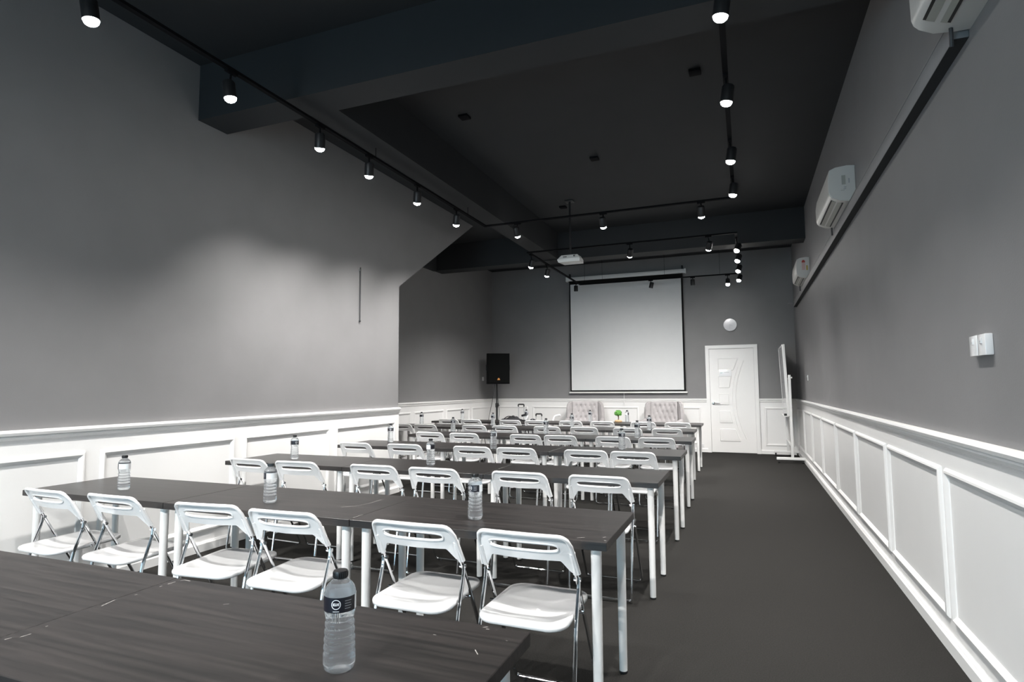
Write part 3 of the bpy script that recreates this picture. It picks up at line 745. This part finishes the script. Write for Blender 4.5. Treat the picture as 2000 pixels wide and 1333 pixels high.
MB().span((-0.057, 2.925, 2.882), (0, 12.05, 2.890)).obj('duct_lid', M_DUCT, duct)
MB().tube(fillet([(-0.02, 11.95, 2.845), (-0.13, 11.95, 2.85), (-0.13, 12.10, 2.85)], 0.03), 0.016, 8).obj('pipe_stub', M_DUCT, duct)

# ------------------------------------------------------------------ wall fittings
def switch(label, loc, size, axis, sgn, gangs=1, cat='switch', name='light_switch'):
    t = thing(name, label, cat, loc)
    w, h_ = size; d = 0.028 if gangs > 1 else 0.012
    for g in range(gangs):
        gw = w/gangs; c0 = -w/2+gw*(g+0.5)
        dim = (d, gw-0.003, h_) if axis == 0 else (gw-0.003, d, h_)
        c = (sgn*d/2, c0, 0) if axis == 0 else (c0, sgn*d/2, 0)
        pl = MB().box(c, dim, 0.004).obj('plate', M_PLASTIC, t)
        c2 = (sgn*(d+0.001), c0, h_*0.20) if axis == 0 else (c0, sgn*(d+0.001), h_*0.20)
        MB().box(c2, (0.006, 0.022, 0.026) if axis == 0 else (0.022, 0.006, 0.026), 0.002).obj('rocker', M_PLASTIC, pl)
        c3 = (sgn*(d+0.003), c0, h_*0.16) if axis == 0 else (c0, sgn*(d+0.003), h_*0.16)
        MB().box(c3, (0.004, 0.006, 0.006)).obj('indicator', M_LABEL_G, pl)
    return t
switch('white double light switch on the right wall', (XR, 2.988, 1.487), (0.186, 0.087), 0, -1, 2)
switch('small white switch on the right wall by the whiteboard', (XR, 10.55, 1.455), (0.09, 0.09), 0, -1)
switch('small white switch beside the loudspeaker in the recess', (XL2, 12.22, 1.535), (0.09, 0.09), 0, 1)
switch('small white wall socket low beside the door', (-0.871, YB-0.012, 0.135), (0.08, 0.07), 1, -1, 1, 'socket', 'wall_socket')
rod = thing('wall_rod', 'thin dark vertical rod on the left wall', 'rod', (XL, 5.80, 2.112))
MB().tube([(0.014, 0, 0.02), (0.014, 0, 0.655)], 0.007, 8).obj('rod_body', M_CABLE, rod)
MB().ball((0.014, 0, 0.012), 0.014, 1).obj('end_knob', M_BLACKPL, rod)
MB().box((0.007, 0, 0.62), (0.014, 0.02, 0.02)).obj('bracket', M_DUCT, rod)

# clock
ck = thing('wall_clock', 'round silver wall clock above the door', 'clock', (-0.259, YB, 2.578))
RX = Matrix.Rotation(PI/2, 4, 'X')
MB().lathe([(0.128, 0), (0.136, 0.008), (0.136, 0.03), (0.130, 0.036), (0.124, 0.033), (0.124, 0.02)], 40, cap0=True, cap1=False).xform(RX).obj('rim', M_SILVER, ck)
MB().lathe([(0.124, 0.0), (0.124, 0.024)], 40).xform(RX).obj('face', M_CLOCK, ck)
for a, l, w in ((2.0, 0.06, 0.004), (3.2, 0.095, 0.003)):
    MB().box((0, -0.027, l/2-0.01), (w, 0.002, l)).xform(Matrix.Rotation(a, 4, 'Y')).obj('hand', M_LABEL_G, ck)
m = MB()
for k in range(12):
    a = 2*PI*k/12; m.box((0.108*math.sin(a), -0.0255, 0.108*math.cos(a)), (0.005, 0.002, 0.005))
m.obj('hour_mark', M_LABEL_G, ck)

# ------------------------------------------------------------------ whiteboard on a rolling stand
wb = thing('mobile_whiteboard', 'white rolling whiteboard stood side-on in the far right corner', 'whiteboard', (0.70, 11.95, 0))
tl = Matrix.Rotation(math.radians(-2.0), 4, 'Y')
bx = -0.052
fl = Matrix.Translation((bx, 0, 1.43)) @ tl
MB().box((-0.012, 0, 0), (0.012, 1.20, 1.22)).xform(fl).obj('board', M_BOARD, wb)
for (c, d) in (((0, 0, 0.615), (0.046, 1.24, 0.024)), ((0, 0, -0.615), (0.046, 1.24, 0.024)), ((0, 0.61, 0), (0.046, 0.024, 1.24)), ((0, -0.61, 0), (0.046, 0.024, 1.24))):
    MB().box(c, d, 0.005).xform(fl).obj('frame_bar', M_LEG, wb)
MB().box((-0.04, -0.02, -0.63), (0.07, 1.0, 0.016), 0.004).xform(fl).obj('tray', M_LEG, wb)
MB().box((-0.045, -0.47, -0.60), (0.045, 0.09, 0.035), 0.006).xform(fl).obj('eraser', M_BLACKPL, wb)
for y in (-0.59, 0.57):
    MB().span((-0.018, y-0.02, 0.085), (0.026, y+0.02, 1.52), 0.004).obj('post', M_LEG, wb)
    f = MB().span((-0.25, y-0.022, 0.055), (0.195, y+0.022, 0.10), 0.006).obj('foot', M_LEG, wb)
    MB().tube([(0.0, y, 1.47), (0.05, y, 1.47)], 0.015, 10).obj('knob', M_LEG, wb)
    for x in (-0.215, 0.165):
        MB().tube([(x-0.013, y, 0.026), (x+0.013, y, 0.026)], 0.026, 14).box((x, y, 0.048), (0.03, 0.03, 0.02)).obj('caster', M_RUBBER, f)
MB().span((-0.016, -0.57, 0.27), (0.016, 0.55, 0.31), 0.004).obj('crossbar', M_LEG, wb)

# ------------------------------------------------------------------ loudspeaker on its stand
ss = thing('speaker_stand', 'thin black pole stand under the loudspeaker in the corner', 'stand', (-5.098, 12.0, 0))
MB().tube([(0, 0, 0.25), (0, 0, 0.98)], 0.021, 12).obj('lower_pole', M_BLACKMET, ss)
MB().tube([(0, 0, 0.9), (0, 0, 1.415)], 0.016, 12).obj('upper_pole', M_BLACKMET, ss)
MB().lathe([(0.03, 0.90), (0.034, 0.92), (0.034, 0.98), (0.028, 1.0)], 14).obj('collar', M_BLACKPL, ss)
MB().tube([(0.03, -0.01, 0.95), (0.062, -0.02, 0.95)], 0.016, 10).obj('clamp_knob', M_BLACKPL, ss)
MB().lathe([(0.034, 0.52), (0.036, 0.60), (0.028, 0.64)], 14).obj('hub', M_BLACKPL, ss)
for k in range(3):
    a = 2*PI*k/3+0.5; c, s = math.cos(a), math.sin(a)
    MB().tube([(0.03*c, 0.03*s, 0.58), (0.40*c, 0.40*s, 0.02)], 0.012, 8).ball((0.40*c, 0.40*s, 0.018), 0.018, 1).obj('leg', M_BLACKMET, ss)
    MB().tube([(0.02*c, 0.02*s, 0.28), (0.21*c, 0.21*s, 0.31)], 0.007, 6).obj('brace', M_BLACKMET, ss)
sp = thing('loudspeaker', 'black loudspeaker with small orange badge on a pole stand', 'speaker', (-5.08, 12.0, 1.415), math.radians(32))
MB().prism([(-0.245, -0.15), (0.245, -0.15), (0.245, -0.02), (0.17, 0.17), (-0.17, 0.17), (-0.245, -0.02)], 2, 0.0, 0.665).obj('cabinet', M_TRACK, sp, 0)
MB().box((0, -0.158, 0.335), (0.46, 0.02, 0.62), 0.008).obj('grille', mat('speaker grille', (0.007, 0.0075, 0.0075), 0.9, spec=0.1, noise=0.3, nscale=220, bump=0.5, bscale=300), sp)
MB().prism([(-0.032, 0.085), (0.032, 0.085), (0.012, 0.128), (-0.012, 0.128)], 1, -0.172, -0.167).obj('badge', M_GOLD, sp, 0)
for s in (-1, 1): MB().span((s*0.245, -0.09, 0.30), (s*0.262, 0.0, 0.42), 0.006).obj('side_handle', M_BLACKPL, sp)
cb = tag(MB().tube(fillet([(-5.16, 12.02, 1.41), (-5.20, 12.0, 1.05), (-5.26, 11.96, 0.75), (-5.30, 11.9, 0.3), (-5.25, 11.9, 0.012), (-5.0, 12.3, 0.012), (-5.05, 12.62, 0.012)], 0.15, 8), 0.006, 6).obj('speaker_cable', M_CABLE), 'thin grey cable hanging from the loudspeaker beside its pole', 'cable')
cb2 = tag(MB().tube(fillet([(-5.07, 11.97, 1.40), (-5.055, 11.96, 1.1), (-5.03, 11.95, 0.92), (-5.02, 11.95, 0.80), (-5.045, 11.95, 0.55), (-5.06, 11.93, 0.012), (-4.9, 12.2, 0.012)], 0.12, 8), 0.006, 6).obj('speaker_cable', M_BLACKPL), 'black cable looped down the right of the speaker pole', 'cable')

# ------------------------------------------------------------------ tufted armchairs
def make_armchair(loc, rz, label):
    t = thing('armchair', label, 'armchair', loc, rz, 'tufted armchairs by the end wall')
    # tufted back: a grid with diamond dimples, gently curved, faces -Y
    m = MB(); bm = m.bm; NX, NZ = 44, 36; W, Z0, Z1 = 0.265, 0.42, 1.03
    btn = []
    for j in range(4):
        for i in range(-3, 4):
            bxx = (i+(0.5 if j % 2 else 0))*0.098; bz = Z1-0.085-j*0.125
            if abs(bxx) < 0.235: btn.append((bxx, bz))
    def surf(x, z):
        d = 0.03*math.cos(x/W*PI/2)
        a = math.cos(PI*(x/0.098+(z-(Z1-0.085))/0.25)); b_ = math.cos(PI*(x/0.098-(z-(Z1-0.085))/0.25))
        tuft = 0.020*(1-(0.5*(abs(a)**3+abs(b_)**3)))
        for (bxx, bz) in btn:
            r2 = (x-bxx)**2+(z-bz)**2; tuft -= 0.022*math.exp(-r2/0.0005)
        edge = min(1, (W-abs(x))/0.05)*min(1, (Z1-z)/0.05)
        return 0.0-0.035+d-tuft*edge-0.10*(1-z/Z1)*0.5
    G = [[bm.verts.new((-W+2*W*i/NX, surf(-W+2*W*i/NX, Z0+(Z1-Z0)*j/NZ), Z0+(Z1-Z0)*j/NZ+(0.012*math.cos((-1+2*i/NX)*PI/2) if j == NZ else 0))) for j in range(NZ+1)] for i in range(NX+1)]
    B = [[bm.verts.new((-W+2*W*i/NX, 0.13, Z0+(Z1-Z0)*j)) for j in (0, 1)] for i in range(NX+1)]
    for i in range(NX):
        for j in range(NZ): bm.faces.new((G[i][j], G[i+1][j], G[i+1][j+1], G[i][j+1]))
        bm.faces.new((G[i][NZ], G[i+1][NZ], B[i+1][1], B[i][1])); bm.faces.new((B[i][0], B[i][1], B[i+1][1], B[i+1][0]))
    back = m.obj('backrest', M_VELVET, t, 60)
    for (bxx, bz) in btn:
        MB().ball((bxx, surf(bxx, bz)-0.004, bz), 0.012, 1, (1, 0.5, 1)).obj('button', M_BUTTON, back)
    for s in (-1, 1):
        # wing: padded panel opening outward from the back, and the arm panel below it
        pr = [(0.0, 0.46), (0.0, 1.03), (-0.08, 1.034), (-0.15, 1.015), (-0.185, 0.95), (-0.19, 0.80), (-0.20, 0.46)]
        w = MB().prism(pr, 0, -0.035, 0.035)
        bmesh.ops.bevel(w.bm, geom=[e for e in w.bm.edges if len(e.link_faces) == 2], offset=0.022, segments=3, affect='EDGES')
        w.xform(Matrix.Translation((s*0.262, 0.055, 0)) @ Matrix.Rotation(s*0.66, 4, 'Z'))
        w.obj('wing', M_VELVET, t, 60)
        a = MB().prism([(0.13, 0.30), (0.13, 0.62), (-0.05, 0.64), (-0.50, 0.60), (-0.54, 0.56), (-0.54, 0.30)], 0, s*0.325, s*0.405)
        bmesh.ops.bevel(a.bm, geom=[e for e in a.bm.edges if len(e.link_faces) == 2], offset=0.022, segments=3, affect='EDGES')
        a.obj('arm_panel', M_VELVET, t, 60)
        MB().tube([(s*0.365, -0.53, 0.60), (s*0.365, -0.16, 0.64)], 0.055, 14).obj('armrest', M_VELVET, t)
    MB().box((0, -0.24, 0.40), (0.65, 0.58, 0.16), 0.04, seg=3).obj('seat_cushion', M_VELVET, t)
    MB().box((0, -0.20, 0.24), (0.78, 0.66, 0.16), 0.02).obj('base', M_VELVET, t)
    for sx in (-1, 1):
        for y in (-0.48, 0.09): MB().tube([(sx*0.33, y, 0.17), (sx*0.34, y, 0.0)], 0.024, 10, r2=0.016).obj('leg', M_WOODLEG, t)
    return t
make_armchair((-3.20, 12.35, 0), math.radians(10), 'pinkish grey tufted armchair behind the last desks, left of the plant')
make_armchair((-1.55, 12.35, 0), math.radians(-8), 'pinkish grey tufted armchair behind the last desks, near the door')

# ------------------------------------------------------------------ small things by the last row
pt = thing('topiary_plant', 'small green ball topiary on a brown base on the last desks', 'plant', (-2.065, 10.20, ZT))
MB().lathe([(0.058, 0), (0.066, 0.008), (0.066, 0.024), (0.052, 0.036), (0.02, 0.042)], 20).obj('base', M_BASE, pt)
MB().tube([(0, 0, 0.03), (0.004, 0, 0.08), (0, 0, 0.135)], 0.009, 8).obj('trunk', M_TRUNK, pt)
MB().tube([(0, 0, 0.09), (0.022, 0, 0.13)], 0.005, 6).tube([(0, 0, 0.095), (-0.024, 0.004, 0.13)], 0.005, 6).obj('branch', M_TRUNK, pt)
m = MB(); m.ball((0, 0, 0.155), 0.052, 2, (1, 1, 0.8))
for k in range(420):
    th, ph = random.uniform(0, 2*PI), math.acos(random.uniform(-0.75, 1)); rr = random.uniform(0.046, 0.066)
    c = Vector((rr*math.sin(ph)*math.cos(th), rr*math.sin(ph)*math.sin(th), 0.152+rr*0.88*math.cos(ph)))
    a = Vector((random.gauss(0, 1), random.gauss(0, 1), random.gauss(0, 1))).normalized()*0.009; b_ = a.orthogonal().normalized()*0.006
    m.quads([c-a, c+b_, c+a, c-b_], [(0, 1, 2, 3)])
fo = m.obj('foliage', M_GREEN, pt, 0); fo['kind'] = 'stuff'

bagm = MB(); q = bmesh.ops.create_grid(bagm.bm, x_segments=22, y_segments=14, size=0.5)
for v in bagm.bm.verts:
    x, y = v.co.x*2, v.co.y*2
    hgt = max(0, 1-abs(x)**2.2)*max(0, 1-abs(y)**2.4)
    lump = 0.75+0.25*math.sin(x*4.2+0.7)+0.10*math.sin(x*11+y*7)
    v.co = Vector((x*0.205, y*0.13, 0.0015+0.094*hgt**0.55*lump))
ex = bmesh.ops.extrude_face_region(bagm.bm, geom=list(bagm.bm.faces))
for e in ex['geom']:
    if isinstance(e, bmesh.types.BMVert): e.co.z = 0.0
bag = tag(bagm.obj('cloth_bag', M_CLOTH, None, 60), 'crumpled black cloth bag lying on the last row of desks', 'bag'); bag.location = (-4.00, 10.10, ZT)
MB().tube(fillet([(-0.15, -0.06, 0.02), (-0.05, -0.09, 0.09), (0.08, -0.08, 0.085), (0.16, -0.05, 0.02)], 0.05), 0.008, 6).obj('strap', M_CLOTH, bag)
dv = thing('desk_device', 'small black and white device propped beside the black bag', 'device', (-3.735, 10.10, ZT))
MB().box((0, 0, 0.012), (0.09, 0.07, 0.024), 0.005).obj('base', M_BLACKPL, dv)
MB().tube([(0.0, 0, 0.02), (-0.015, 0, 0.09)], 0.010, 8).obj('stem', M_PLASTIC, dv)
MB().box((-0.02, 0, 0.108), (0.10, 0.05, 0.038), 0.008, rot=Matrix.Rotation(-0.25, 3, 'Y')).obj('head', M_BLACKPL, dv)
MB().box((0.035, 0.01, 0.06), (0.02, 0.03, 0.09), 0.004, rot=Matrix.Rotation(0.3, 3, 'Y')).obj('panel', M_PLASTIC, dv)
pc = MB().ball((0, 0, 0), 1.0, 2, (0.055, 0.035, 0.022)); 
pouch = tag(pc.obj('pouch', M_CLOTH), 'small flat black pouch on the last desks by the bottle', 'pouch'); pouch.location = (-3.63, 10.22, ZT+0.0205)
MB().tube([(-0.05, -0.012, 0.006), (0.0, -0.034, 0.006), (0.05, -0.012, 0.006)], 0.003, 5).obj('zip', M_LABEL_G, pouch)

def make_suitcase(loc, body_h, grip_z, label):
    t = thing('trolley_suitcase', label, 'suitcase', loc, 0.0, 'trolley cases behind the last desks')
    MB().box((0, 0, 0.05+body_h/2), (0.36, 0.22, body_h), 0.03, seg=3).obj('shell', M_SUIT, t)
    for s in (-1, 1):
        MB().tube([(s*0.058, 0.07, 0.05+body_h-0.02), (s*0.058, 0.07, grip_z-0.02)], 0.007, 8).obj('handle_tube', M_ALU, t)
        for y in (-0.07, 0.07): MB().tube([(s*0.13-0.012, y, 0.026), (s*0.13+0.012, y, 0.026)], 0.026, 12).box((s*0.13, y, 0.045), (0.03, 0.03, 0.02)).obj('wheel', M_RUBBER, t)
    MB().tube(fillet([(-0.058, 0.07, grip_z-0.045), (-0.062, 0.07, grip_z), (0.062, 0.07, grip_z), (0.058, 0.07, grip_z-0.045)], 0.025), 0.013, 8).obj('grip', M_BLACKPL, t)
    return t
make_suitcase((-4.16, 10.95, 0), 0.55, 1.0, 'trolley case with the taller pulled-out black handle behind the last desks')
make_suitcase((-3.79, 10.95, 0), 0.50, 0.815, 'trolley case with the shorter black handle behind the last desks')
cv = thing('curved_stand', 'white curved bar rising behind the last desks left of the armchair', 'stand', (-3.44, 10.75, 0))
MB().tube(fillet([(0.0, 0, 0.02), (0.02, 0, 0.70), (0.06, 0, 0.795), (0.17, 0, 0.812)], 0.06, 8), 0.017, 10).obj('bar', M_PLASTIC, cv)
MB().lathe([(0.13, 0), (0.13, 0.015), (0.03, 0.025)], 24).obj('base', M_PLASTIC, cv)
